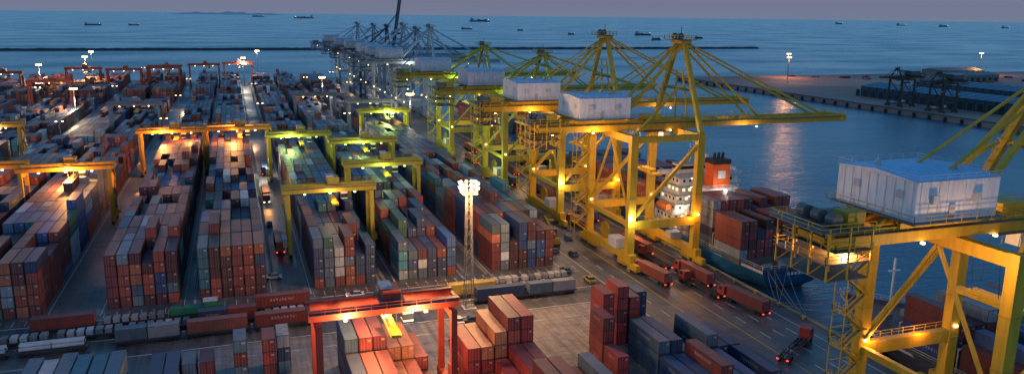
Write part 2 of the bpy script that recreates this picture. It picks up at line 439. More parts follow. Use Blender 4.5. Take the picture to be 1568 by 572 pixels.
mb.boxr(-6,6,-1.3,1.3,.9,1.5,(.04,.04,.04));mb.boxr(-5.6,1.5,-1,1,1.5,3,G);mb.boxr(1.5,4.2,-1.3,1.3,1.5,4,G);mb.boxr(4.2,5.6,-1,1,1.5,2.8,G)
mb.boxr(1.4,4.3,-1.1,1.1,3,3.7,(.02,.03,.04),GL);mb.boxr(1.3,4.4,-1.4,1.4,4,4.15,(.5,.5,.5))
for x in(-4.5,-3,3,4.5):
    for s in(-1,1): mb.cyl((x,s*.9,.5),(x,s*1.15,.5),.5,.5,12,(.02,.02,.02))
mb.cyl((-3,0,3),(-3,0,3.5),.2,.2,8,(.05,.05,.05));mb.rail([(-6,-1.25,1.5),(-6,1.25,1.5)],(.6,.6,.1),t=.06,step=.8)
mb.obj('shunting_locomotive',(-11,182.3,0))
mb=MB()
for y in (170.8,176.5,182.3):
    for s in (-.72,.72): mb.boxr(-200,84,y+s-.05,y+s+.05,.013,.07,(.2,.17,.15),PAINT,False)
mb.obj('railway_track')

# ------------------------------------------------------------------ STS cranes
def sts(col,apex=61.5,raised=False,house=(.80,.81,.83),tip=76.5,detail=True,dark=(.12,.12,.12),back=-24,roof=(.25,.52,.76)):
    mb=MB();G=20.5
    c=col
    for x in (0,G):
        for y in (-13,13):
            mb.boxr(x-1.05,x+1.05,y-.9,y+.9,3.6,37.2,c)
            if detail:
                for z in (12,20,28): mb.boxr(x-1.12,x+1.12,y-.97,y+.97,z,z+.25,tuple(a*.8 for a in c))
        mb.boxr(x-.9,x+.9,-15.5,15.5,2.6,4.6,c)
        for y in (-13,13):
            mb.boxr(x-.6,x+.6,y-5.5,y+5.5,1.6,2.58,c)
            for k in (-3.2,3.2):
                mb.boxr(x-.75,x+.75,y+k-2.4,y+k+2.4,.9,1.58,tuple(a*.8 for a in c))
                for j in (-1.6,-.5,.6,1.7): mb.cyl((x-.25,y+k+j,.5),(x+.25,y+k+j,.5),.45,.45,10,(.04,.04,.04))
        mb.boxr(x-.8,x+.8,-13,13,35.0,37.0,tuple(a*.97 for a in c))
    for y in (-13,13):
        mb.boxr(-.9,G+.9,y-.75,y+.75,11.4,13.6,tuple(a*1.02 for a in c))
        mb.boxr(0,G,y-.7,y+.7,35.2,36.8,c)
        mb.beam((G,y,34.5),(0,y,13.6),.9,.9,c)
        mb.beam((0,y,13.6),(G*.5,y,24),.2,.2,c)
        mb.rail([(0,y+.8,13.6),(G,y+.8,13.6)],c)
        mb.beam((G,y,37),(G,y*.14,apex),1.2,1.2,c)
        mb.beam((0,y,37),(G*.82,y*.45,49),.55,.55,c)
        mb.beam((G,y*.55,48.5),(G,-y*.001,48.5),.6,.6,c)
    mb.beam((0,-13,13),(0,0,35),.5,.5,c);mb.beam((0,13,13),(0,0,35),.5,.5,c)
    mb.boxr(-.5,.5,-13,13,12,13.2,c)
    hinge=25
    for s in (-3.4,3.4):
        mb.boxr(back,hinge,s-.6,s+.6,37.2,39.6,c)
        if not raised:
            mb.boxr(hinge+.1,tip,s-.5,s+.5,37.5,39.4,c)
        mb.beam((0,s,39.5),(G,s*.5,apex-.5),.75,.75,c)
        mb.beam((back+8,s,39.5),(G,s*.5,apex-.8),.35,.35,c)
        mb.beam((hinge-3,s,39.5),(G,s*.5,apex-8),.4,.4,c)
        if not raised:
            for xt,t in ((tip-30,.5),(tip-7,.42),(tip-6.,.2)):
                mb.beam((xt,s,39.4),(G,s*.5,apex),t,t,c)
            mb.rail([(hinge,s*1.25,39.2),(tip,s*1.25,39.2)],c)
        mb.rail([(back,s*1.3,39.2),(hinge,s*1.3,39.2)],c)
        mb.boxr(back,hinge if raised else tip,s+ (.5 if s>0 else -1.5),s+(1.5 if s>0 else -.5),39.02,39.12,dark)
    x=back
    while x<(hinge if raised else tip):
        mb.boxr(x,x+.5,-3.2,3.2,37.7,38.6,c)
        if x+6<tip and not(raised and x+6>hinge): mb.beam((x,-3.2,38.8),(x+6,3.2,38.8),.25,.25,c)
        x+=6
    if raised:
        a=math.radians(81);ca,sa=math.cos(a),math.sin(a);L=tip-hinge
        for s in (-3.4,3.4):
            mb.beam((hinge,s,38.5),(hinge+L*ca,s,38.5+L*sa),1.2,2,c)
            mb.beam((hinge+L*.6*ca,s,38.5+L*.6*sa),(G,s*.4,apex),.4,.4,c)
        for k in range(9):
            t=L*k/8.;t2=L*min(8,k+1)/8.
            mb.beam((hinge+t*ca,-3.4,38.5+t*sa),(hinge+t*ca,3.4,38.5+t*sa),.5,.5,c)
            mb.beam((hinge+t*ca,-3.4,38.5+t*sa),(hinge+t2*ca,3.4,38.5+t2*sa),.35,.35,c)
    else:
        mb.boxr(tip-.8,tip+.8,-4.8,4.8,37.6,39.65,c)
        mb.rail([(tip+.8,-4.8,39.6),(tip+.8,4.8,39.6)],c)
    mb.boxr(G-1.6,G+1.6,-3,3,apex-.6,apex+.3,c);mb.boxr(G-3,G+2.5,-4,4,apex+.31,apex+.5,dark)
    mb.rail([(G-3,-4,apex+.5),(G+2.5,-4,apex+.5),(G+2.5,4,apex+.5),(G-3,4,apex+.5),(G-3,-4,apex+.5)],c,t=.12)
    for s in (-1.5,1.5): mb.cyl((G-1,s,apex+1.3),(G-1,s+.4,apex+1.3),1,1,12,dark)
    mb.beam((G,0,apex+.5),(G,0,apex+4),.15,.15,dark)
    mb.boxr(G-1.3,G+1.3,-6.3,6.3,48,48.3,dark);
    # machine house
    hx0,hx1=-13.5,1.5
    for y in (-5,5): mb.boxr(hx0,hx1,y-.3,y+.3,39.7,40.5,c)
    for x in (hx0+.6,(hx0+hx1)/2,hx1-.6): mb.boxr(x-.3,x+.3,-7.6,7.6,40.51,40.95,c)
    mb.boxr(hx0-.9,hx1+.9,-8.4,8.4,40.96,41.1,dark)
    mb.rail([(hx0-.9,-8.4,41.1),(hx1+.9,-8.4,41.1),(hx1+.9,8.4,41.1),(hx0-.9,8.4,41.1),(hx0-.9,-8.4,41.1)],c,t=.07)
    mb.boxr(hx0,hx1,-7.4,7.4,41.11,46.7,house)
    zc=47.35
    r_=[(hx0-.3,-7.7,46.72),(hx1+.3,-7.7,46.72),(hx1+.3,7.7,46.72),(hx0-.3,7.7,46.72)];t1=(hx0-.3,0,zc);t2=(hx1+.3,0,zc)
    mb.poly([r_[0],r_[1],t2,t1],roof);mb.poly([r_[2],r_[3],t1,t2],roof);mb.poly([r_[1],r_[2],t2],house);mb.poly([r_[3],r_[0],t1],house);mb.poly(r_[::-1],house)
    hs=tuple(a*.9 for a in house)
    for i in range(9):
        k=hx0+.7+i*1.6
        for s in (-1,1): mb.boxr(k,k+.07,min(s*7.41,s*7.46),max(s*7.41,s*7.46),41.3,46.6,hs)
    for i in range(9):
        k=-6.8+i*1.6
        mb.boxr(hx0-.06,hx0-.01,k,k+.07,41.3,46.6,hs);mb.boxr(hx1+.01,hx1+.06,k,k+.07,41.3,46.6,hs)
    for yy in (-4.6,3.4):
        mb.boxr(hx0-.14,hx0-.065,yy-.6,yy+.6,44,45.1,(.5,.51,.53))
    mb.boxr(hx0+6,hx0+7,-7.6,-7.47,41.3,43.3,(.5,.51,.53))
    for xx in (hx0+2.5,hx0+10): mb.boxr(xx,xx+1.2,-7.95,-7.47,43.6,44.8,(.6,.6,.6))
    for xx,yy in ((hx0+3,3.),(hx1-3,-3)): mb.cyl((xx,yy,47),(xx,yy,47.9),.4,.4,8,(.5,.5,.5))
    mb.rail([(hx0,-7.6,46.8),(hx1,-7.6,46.8),(hx1,7.6,46.8),(hx0,7.6,46.8),(hx0,-7.6,46.8)],(.7,.7,.7),h=.8,t=.04)
    # back reach platforms and cable gear
    for z,e in ((35.6,0),(37.1,1.5),(40.0,-1)):
        mb.boxr(back-2+e,back+6,-5.5,5.5,z,z+.12,dark)
        mb.rail([(back-2+e,-5.5,z+.12),(back+6,-5.5,z+.12)],c);mb.rail([(back-2+e,5.5,z+.12),(back+6,5.5,z+.12)],c);mb.rail([(back-2+e,-5.5,z+.12),(back-2+e,5.5,z+.12)],c)
    for s in (-5.3,-1.8,1.8,5.3):
        for x in (back-1.5,back+2,back+5.8): mb.beam((x,s,33.2),(x,s,40.6),.22,.22,c)
        mb.beam((back-1.5,s,33.2),(back+5.8,s,37),.15,.15,c)
    mb.boxr(back-1.5,back+5.8,-5.4,5.4,33.1,33.25,dark)
    for s in (-3,0,3): mb.cyl((back+1,s-.8,41.2),(back+1,s+.8,41.2),.9,.9,12,dark)
    mb.boxr(back+2.5,back+5.5,-4,-1,40.13,42.2,tuple(a*.8 for a in c));mb.boxr(back+2,back+5.5,1,3.6,40.13,41.8,(.4,.4,.4))
    for k in range(14):
        x=hinge-30+k*1.1; 
        for j in range(4):
            a0=j/4*math.pi;a1=(j+1)/4*math.pi
            mb.beam((x+.5-.5*math.cos(a0),4.9,37-2.4*math.sin(a0)),(x+.5-.5*math.cos(a1),4.9,37-2.4*math.sin(a1)),.12,.12,(.03,.03,.03))
    tx=12. if not raised else 4
    mb.boxr(tx-3.5,tx+3.5,-2.7,2.7,36.2,37.1,dark);mb.boxr(tx-2.5,tx+2.5,-2.2,2.2,39.7,41.,c)
    mb.boxr(tx+3.6,tx+5.8,-1.3,1.3,33.4,36.0,(.7,.7,.7));mb.boxr(tx+3.8,tx+5.9,-1.2,1.2,33.6,35.2,(.02,.03,.04),GL)
    for sx in (-2,2):
        for sy in (-1,1): mb.beam((tx+sx,sy*2.4,36.2),(tx+sx*.4,sy*2.4,25.6),.07,.07,(.03,.03,.03))
    mb.boxr(tx-1,tx+1,-3,3,24.9,25.6,(.7,.45,.03));mb.boxr(tx-1.2,tx+1.2,-6.1,6.1,24.3,24.85,(.7,.45,.03))
    z=4.6;y=13.;k=0
    while z<35:
        xa,xb=(-1.3,-5.2) if k%2==0 else (-5.2,-1.3)
        for yy in (y-1.6,y-.6): 
            mb.beam((xa,yy,z),(xb,yy,z+3),.14,.3,c)
            mb.beam((xa,yy,z+1.1),(xb,yy,z+4.1),.09,.09,c)
        mb.beam((xa,y-1.1,z),(xb,y-1.1,z+3),.9,.08,dark)
        mb.boxr(xb-.7,xb+.7,y-2,y+1.0,z+3,z+3.1,c)
        mb.rail([(xb-.7,y-2,z+3.1),(xb-.7,y+1,z+3.1),(xb+.7,y+1,z+3.1)],c,step=1.2)
        mb.beam((-5.8,y+.9,z),(-5.8,y+.9,z+3.1),.14,.14,c);mb.beam((-5.8,y-1.9,z),(-5.8,y-1.9,z+3.1),.14,.14,c)
        mb.beam((-5.8,y+.9,z+3.),(0,y+.9,z+3),.1,.1,c)
        z+=3.05;k+=1
    mb.boxr(-1.6,2,-8,-3,4.7,7.4,(.6,.6,.58));mb.boxr(G-2.2,G+1.4,-4,-1,4.7,6.6,(.55,.55,.5))
    mb.cyl((1.2,5,6.5),(1.8,5,6.5),2.6,2.6,16,tuple(a*.7 for a in c))
    for k in range(12):
        t=k/12.; mb.boxr(G-1.2,G-.9,12-9*t,12.6-9*t,37+24*t,37.2+24*t,c)
    for x in (-20,-8,6,16,45):
        if x<(hinge if raised else tip):
            mb.boxr(x-.2,x+.2,-4.6,-4.15,36.8,37.1,(1,1,1),EW if x<20 else EWH)
    for y in (-13,13):
        for x in (0,G): mb.boxr(x-.25,x+.25,y-1.3,y-.98,14.2,14.6,(1,1,1),EW)
    return mb
YEL=(.60,.38,.02)
me_y=sts(YEL).mesh('ship_to_shore_crane')
me_low=sts((.42,.39,.04),apex=53,house=(.50,.58,.68),tip=70).mesh('ship_to_shore_crane_low')
me_w=sts((.26,.36,.45),apex=60,house=(.4,.47,.54),tip=66).mesh('ship_to_shore_crane_white')
me_r=sts((.04,.06,.09),apex=58,raised=True,house=(.3,.36,.42),tip=76).mesh('ship_to_shore_crane_raised')
me_wr=sts((.18,.28,.38),apex=58,house=(.4,.46,.52),tip=62).mesh('ship_to_shore_crane_grey')
for y,me in ((86.5,me_y),(197,me_y),(246,me_y),(303,me_low),(384,me_low),(500,me_w),(540,me_wr),(585,me_w),(650,me_r),(715,me_wr),(810,me_wr)):
    place(me,'ship_to_shore_crane',(99.5,y,0))

# ------------------------------------------------------------------ RTG
def rtg(span,col,h=18,dep=3.8,light=EW):
    mb=MB();dk=(.08,.08,.08)
    for x in (0,span):
        for y in (-dep,dep):
            mb.boxr(x-.55,x+.55,y-.5,y+.5,1.9,h,col)
            mb.boxr(x-.5,x+.5,y-1.7,y+1.7,1.0,1.6,tuple(a*.8 for a in col))
            for k in (-1,1): mb.cyl((x-.4,y+k*1.05,.72),(x+.4,y+k*1.05,.72),.72,.72,14,(.02,.02,.02),RO)
        mb.boxr(x-.52,x+.52,-dep-1.5,dep+1.5,1.61,2.4,col)
        mb.boxr(x-.45,x+.45,-dep,dep,h-1.6,h-.4,col)
    for y in (-2.6,2.6):
        mb.boxr(-1.5,span+1.5,y-.5,y+.5,h,h+1.7,col)
        s=1 if y>0 else -1
        ya,yb=sorted((y+s*.5,y+s*1.2))
        mb.boxr(-1.4,span+1.4,ya,yb,h+1.3,h+1.38,dk);mb.rail([(-1.4,y+s*1.2,h+1.38),(span+1.4,y+s*1.2,h+1.38)],col,t=.08)
    for x in (-1.2,span+1.2): mb.boxr(x-.28,x+.28,-2.1,2.1,h+.2,h+1.4,col)
    tx=span*.55
    mb.boxr(tx-2.2,tx+2.2,-3,3,h+1.75,h+2.3,dk);mb.boxr(tx-1.6,tx+1.6,-2.2,2,h+2.31,h+4.,col);mb.boxr(tx-1.9,tx+.2,-1.5,1.5,h+4.01,h+4.6,(.5,.5,.5))
    mb.boxr(tx+2.2,tx+4,-1.1,1.1,h-2.6,h-.3,(.7,.7,.7));mb.boxr(tx+2.15,tx+4.05,-1.15,1.,h-2.3,h-1.1,(.02,.02,.03),GL);mb.beam((tx+2.8,0,h-.3),(tx+2.0,0,h+1.8),.3,.3,dk)
    for sx in (-1,1):
        for sy in (-1,1): mb.beam((tx+sx*.9,sy*1.8,h+1.7),(tx+sx*.7,sy*2.4,h-2.6),.08,.08,dk)
    mb.boxr(tx-.9,tx+.9,-6.1,6.1,h-3.3,h-2.8,(.65,.42,.03));mb.boxr(tx-.6,tx+.6,-2.6,2.6,h-2.79,h-2.2,(.65,.42,.03))
    mb.boxr(-1.9,-.6,-2.6,2.6,2.5,5,(.5,.5,.48));mb.boxr(span+.6,span+1.7,-1.8,1.8,2.5,4.4,col)
    for k in range(5):
        a,b=(-2,2) if k%2 else (2,-2)
        mb.beam((span+.9,a,2.4+k*3.1),(span+.9,b,5.5+k*3.1),.5,.12,dk);mb.beam((span+1.1,a,3.4+k*3.1),(span+1.1,b,6.5+k*3.1),.07,.07,col)
    for x in (span*.2,span*.5,span*.8):
        for y in (-3.2,3.2): mb.boxr(x-.3,x+.3,y-.1,y+.2,h-.4,h-.1,(1,1,1),light)
    return mb
OY=(.60,.29,.02)
m1=rtg(25,OY).mesh('rubber_tyred_gantry_crane');m2=rtg(23.5,(.50,.40,.04),light=EG).mesh('rubber_tyred_gantry_crane_g')
m3=rtg(25,(.48,.07,.03),h=20).mesh('rubber_tyred_gantry_crane_r');m4=rtg(24,(.2,.23,.26)).mesh('rubber_tyred_gantry_crane_s')
RN='rubber_tyred_gantry_crane'
for x,y,me in ((-38.7,360,m1),(-12.7,361,m1),(12.2,227,m2),(34,262,m2),(12,335,m2),(35,312,m2),(61,408,m2),(61,455,m4),(-65,281,m1),(-92,290,m1),(-115,395,m1),
    (-131,742,m3),(-98,723,m3),(-69.5,760,m3),(-69.5,742,m3),(-38,780,m3),(-8.5,795,m3),(-64,470,m4),(34.5,500,m4),(-212,735,m3),(-180,700,m3),(-131,610,m3)):
    place(me,RN,(x,y,0))
mb=rtg(23.3,(.42,.055,.03),h=17.2,dep=4.6)
mb.obj('red_gantry_crane',(10.8,131,0))

# ------------------------------------------------------------------ light towers
def lattice(h):
    mb=MB();c=(.14,.14,.14);
    def cor(z): 
        s=1.0-(.45*z/h); return [(s,s,z),(-s,s,z),(-s,-s,z),(s,-s,z)]
    n=int(h/2);
    for k in range(n):
        a=cor(h*k/n);b=cor(h*(k+1)/n)
        for i in range(4):
            mb.beam(a[i],b[i],.15,.15,c);mb.beam(a[i],b[(i+1)%4],.07,.07,c);mb.beam(b[i],b[(i+1)%4],.07,.07,c)
    mb.boxr(-1.7,1.7,-1.7,1.7,h,h+.15,c);mb.rail([(-1.7,-1.7,h+.15),(1.7,-1.7,h+.15),(1.7,1.7,h+.15),(-1.7,1.7,h+.15),(-1.7,-1.7,h+.15)],c,t=.07)
    mb.boxr(-1.6,1.6,-1.6,1.6,0,.5,(.4,.4,.38),RO)
    for z in (h+1.4,h+2.5):
        for s in (-1,1): mb.beam((-1.5,s*1.6,z),(1.5,s*1.6,z),.09,.09,c);mb.beam((s*1.6,-1.5,z),(s*1.6,1.5,z),.09,.09,c)
        for x in (-1.25,0,1.25):
            for s in (-1,1):
                mb.cyl((x,s*1.7,z),(x,s*2.05,z-.14),.22,.36,10,(1,1,1),EW)
                mb.cyl((s*1.7,x,z),(s*2.05,x,z-.14),.22,.36,10,(1,1,1),EW)
    for a in (-1.6,1.6):
        for b2 in (-1.6,1.6): mb.beam((a,b2,h),(a,b2,h+3.),.1,.1,c)
    return mb
t=lattice(28).obj('floodlight_tower',(49.3,168.9,0))
for dx,dy in ((-3.2,-3.2),(3.2,-3.2),(3.2,3.2),(-3.2,3.2)): lamp('floodlight',(49.3+dx,168.9+dy,28.5),23000 if dy<0 else 14000,WARM,.8,parent=t)
def mast(h,em=EW):
    mb=MB();c=(.25,.25,.25);mb.cyl((0,0,0),(0,0,h),.35,.16,10,c);mb.cyl((0,0,h-.5),(0,0,h-.2),1.6,1.6,12,c)
    for i in range(8):
        a=i*math.pi/4;mb.box(1.6*math.cos(a),1.6*math.sin(a),h-1.1,1.0,1.0,1.0,(1,1,1),em)
    mb.boxr(-.8,.8,-.8,.8,0,.6,(.4,.4,.4),RO); return mb
mm=mast(30,EAM).mesh('light_mast');mw=mast(30,EW).mesh('light_mast_w')
for x,y,s,me,e,col in ((-121,770,1,mm,110000,AMB),(24,870,1,mw,25000,WHITE),(9,790,.9,mw,25000,WHITE),(-130,865,1,mw,8000,WHITE),(-154,757,.8,mw,40000,WHITE),(-94,547,.72,mw,60000,(1,.75,.45)),
    (92,432,.85,mw,15000,WHITE),(57.5,560,.85,mw,15000,WHITE)):
    o=place(me,'light_mast',(x,y,0),0,(1,1,s)); lamp('mast_lamp',(x,y,30*s-2.6),e,col,1.,parent=o)
def post(em):
    mb=MB();c=(.3,.3,.3);mb.cyl((0,0,0),(0,0,14),.16,.09,8,c)
    for s in (-1,1): mb.beam((0,0,13.8),(s*1.4,0,14.2),.09,.09,c);mb.boxr(s*1.4-.4,s*1.4+.4,-.22,.22,14.0,14.25,(1,1,1),em)
    mb.boxr(-.35,.35,-.35,.35,0,.5,(.4,.4,.4),RO); return mb
pw=[post(EW).mesh('lamp_post_a'),post(EWH).mesh('lamp_post_b'),post(EAM).mesh('lamp_post_c')]
for x,ys in ((-181,(560,700)),(-133,(439,642)),(-83.5,(439,642,848)),(-35.8,(439,560,700)),(13.6,(500,642)),(57.6,(439,700)),(86.5,(500,642,760)),(-260,(560,760))):
    for y in ys: place(pw[R.choice([0,0,1,2])],'lamp_post',(x+.3,y,0))

# ------------------------------------------------------------------ trucks
def truck(cc,load=True,cab=(.35,.05,.035)):
    mb=MB();dk=(.03,.03,.03)
    mb.boxr(-1.2,1.2,6.9,9.3,1.0,2.2,cab)
    mb.poly([(1.2,9.3,2.2),(-1.2,9.3,2.2),(-1.15,8.9,3.3),(1.15,8.9,3.3)],(.02,.03,.04),GL)
    for s in (-1,1):
        p=[(s*1.2,6.9,2.2),(s*1.2,9.3,2.2),(s*1.15,8.9,3.3),(s*1.15,6.9,3.3)]
        mb.poly(p if s>0 else p[::-1],cab)
        q=[(s*1.22,7.6,2.3),(s*1.22,8.9,2.3),(s*1.18,8.7,3.1),(s*1.18,7.6,3.1)];mb.poly(q if s>0 else q[::-1],(.02,.03,.04),GL)
    mb.poly([(-1.15,6.9,3.3),(1.15,6.9,3.3),(1.2,6.9,2.2),(-1.2,6.9,2.2)][::-1],cab)
    mb.poly([(-1.15,6.9,3.3),(1.15,6.9,3.3),(1.15,8.9,3.3),(-1.15,8.9,3.3)],cab)
    mb.boxr(-1.25,1.25,9.31,9.45,.6,1.1,(.2,.2,.2))
    for s in (-.85,.85): mb.boxr(s-.22,s+.22,9.46,9.5,.75,1.0,(1,1,1),EWH)
    for s in (-.5,.5): mb.boxr(s-.1,s+.1,-6.5,7.2,.95,1.24,dk)
    for y in (-6.2,-3,0,3,5.8): mb.boxr(-1.2,1.2,y-.12,y+.12,1.0,1.26,dk)
    for s in (-1.1,1.1): mb.boxr(s-.08,s+.08,-6.3,6,1.05,1.25,dk)
    for s in (-1,1): mb.boxr(s*1.0-.2,s*1.0+.2,-6.6,-6.5,.8,1.05,(1,0,0),ER)
    for y in (8.3,5.6,4.5,-3.8,-5.1):
        for s in (-1,1): mb.cyl((s*.75,y,.5),(s*1.22,y,.5),.5,.5,14,(.015,.015,.015),RO)
    if load: mb.container(0,-.2,1.27,cc)
    return mb
tm=[truck((.34,.07,.035)).mesh('container_truck_a'),truck((.26,.035,.028)).mesh('container_truck_b'),truck((.22,.04,.03)).mesh('container_truck_c'),truck(BLU,cab=(.5,.5,.5)).mesh('container_truck_d'),truck(BR,False).mesh('terminal_tractor_empty')]
for x,y,rz,k in ((110.5,199,.05,0),(101.8,174,.1,0),(103.6,189,0.02,4),(112.4,170,.03,1),(109.6,186,.0,4),(113,149,.12,2),(109.6,162,.1,4),(106.5,124,-1.0,4),(104,226,0,2),(112,238,0,3),(104.5,255,0,1),(111,275,0,0),(105,300,0,3),(113,320,0,1),(-35.3,262,0,1),(-34.5,330,3.14,3),(-35,300,3.14,2),(9.6,232,0,2),(8.5,300,3.14,1),(10,350,0,3),(91,330,0,0),(92,262,3.14,2),(-84,250,0,3),(-35,236,0,0),(57,300,0,1),(57.5,360,3.14,3),(90,222,0,2),(-86,330,0,1),(104,350,0,1),(112,380,0,2)):
    place(tm[k],'container_truck' if k<4 else 'empty_trailer_truck',(x,y,0),rz)
def car(c):
    mb=MB();mb.boxr(-.9,.9,-2.2,2.2,.35,.95,c)
    a=[(-.85,-1.5,.96),(.85,-1.5,.96),(.85,1.2,.96),(-.85,1.2,.96)];b=[(-.7,-1.1,1.5),(.7,-1.1,1.5),(.7,.5,1.5),(-.7,.5,1.5)]
    for i in range(4): mb.poly([a[i],a[(i+1)%4],b[(i+1)%4],b[i]],(.02,.03,.04),GL)
    mb.poly(b,c)
    for y in (-1.4,1.4):
        for s in (-1,1): mb.cyl((s*.7,y,.33),(s*.92,y,.33),.33,.33,12,(.02,.02,.02),RO)
    for s in (-.6,.6): mb.boxr(s-.15,s+.15,2.2,2.24,.6,.75,(1,1,1),EWH)
    return mb
cmz=[car((.6,.6,.6)).mesh('car_a'),car((.05,.07,.12)).mesh('car_b'),car((.4,.3,.03)).mesh('car_c')]
for i,(x,y) in enumerate(((44.5,161),(47.5,160.6),(33,186),(25,185),(82,187),(85,178),(12,187),(90,200),(88,235),(6.5,205),(8,260))): place(cmz[i%3],'parked_car',(x,y,0.013),R.choice([0,1.57,.1]))
mb=MB();Y2=(.5,.32,.03)
mb.boxr(-1.6,1.6,-3.2,3.2,.9,2,Y2);mb.boxr(-1.5,1.5,-4.2,-3.21,.8,2.6,Y2);mb.boxr(-.8,.8,-1.8,.2,2.01,3.6,(.03,.03,.04),GL);mb.boxr(-.9,.9,-1.9,.3,3.61,3.75,Y2)
mb.beam((0,-3,3.2),(0,5.2,7.2),.7,.9,Y2);mb.beam((-.6,0,2.0),(-.6,2.6,5.6),.25,.25,(.5,.5,.5));mb.beam((.6,0,2.0),(.6,2.6,5.6),.25,.25,(.5,.5,.5));mb.boxr(-3,3,5,5.7,5.6,6.1,Y2);mb.beam((0,5.3,6),(0,5.3,7.2),.5,.5,Y2)
for y in (-2.6,2.2):
    for s in (-1,1): mb.cyl((s*1.3,y,.8),(s*2,y,.8),.8,.8,14,(.02,.02,.02),RO)
me_rs=mb.mesh('reach_stacker')
for x,y,rz in ((88.5,214,0),(-84,226,.2)): place(me_rs,'reach_stacker',(x,y,0),rz)
for i in range(16):
    mb=MB();c=rc();mb.boxr(-1.2,1.2,-1.2,1.2,.1,.25,c)
    for a in (-1.15,1.15):
        for b2 in (-1.15,1.15): mb.beam((a,b2,0),(a,b2,2),.1,.1,c)
    for z in (.9,1.95):
        for a in (-1.15,1.15): mb.beam((a,-1.15,z),(a,1.15,z),.08,.08,c);mb.beam((-1.15,a,z),(1.15,a,z),.08,.08,c)
    mb.boxr(-.9,.9,-.9,.9,.26,1.2,(.2,.2,.2),RO)
    mb.obj('lashing_cage',(R.choice([85.8,86.2,95.5,95.0]),205+i*11.3,0.013),R.uniform(-.2,.2))
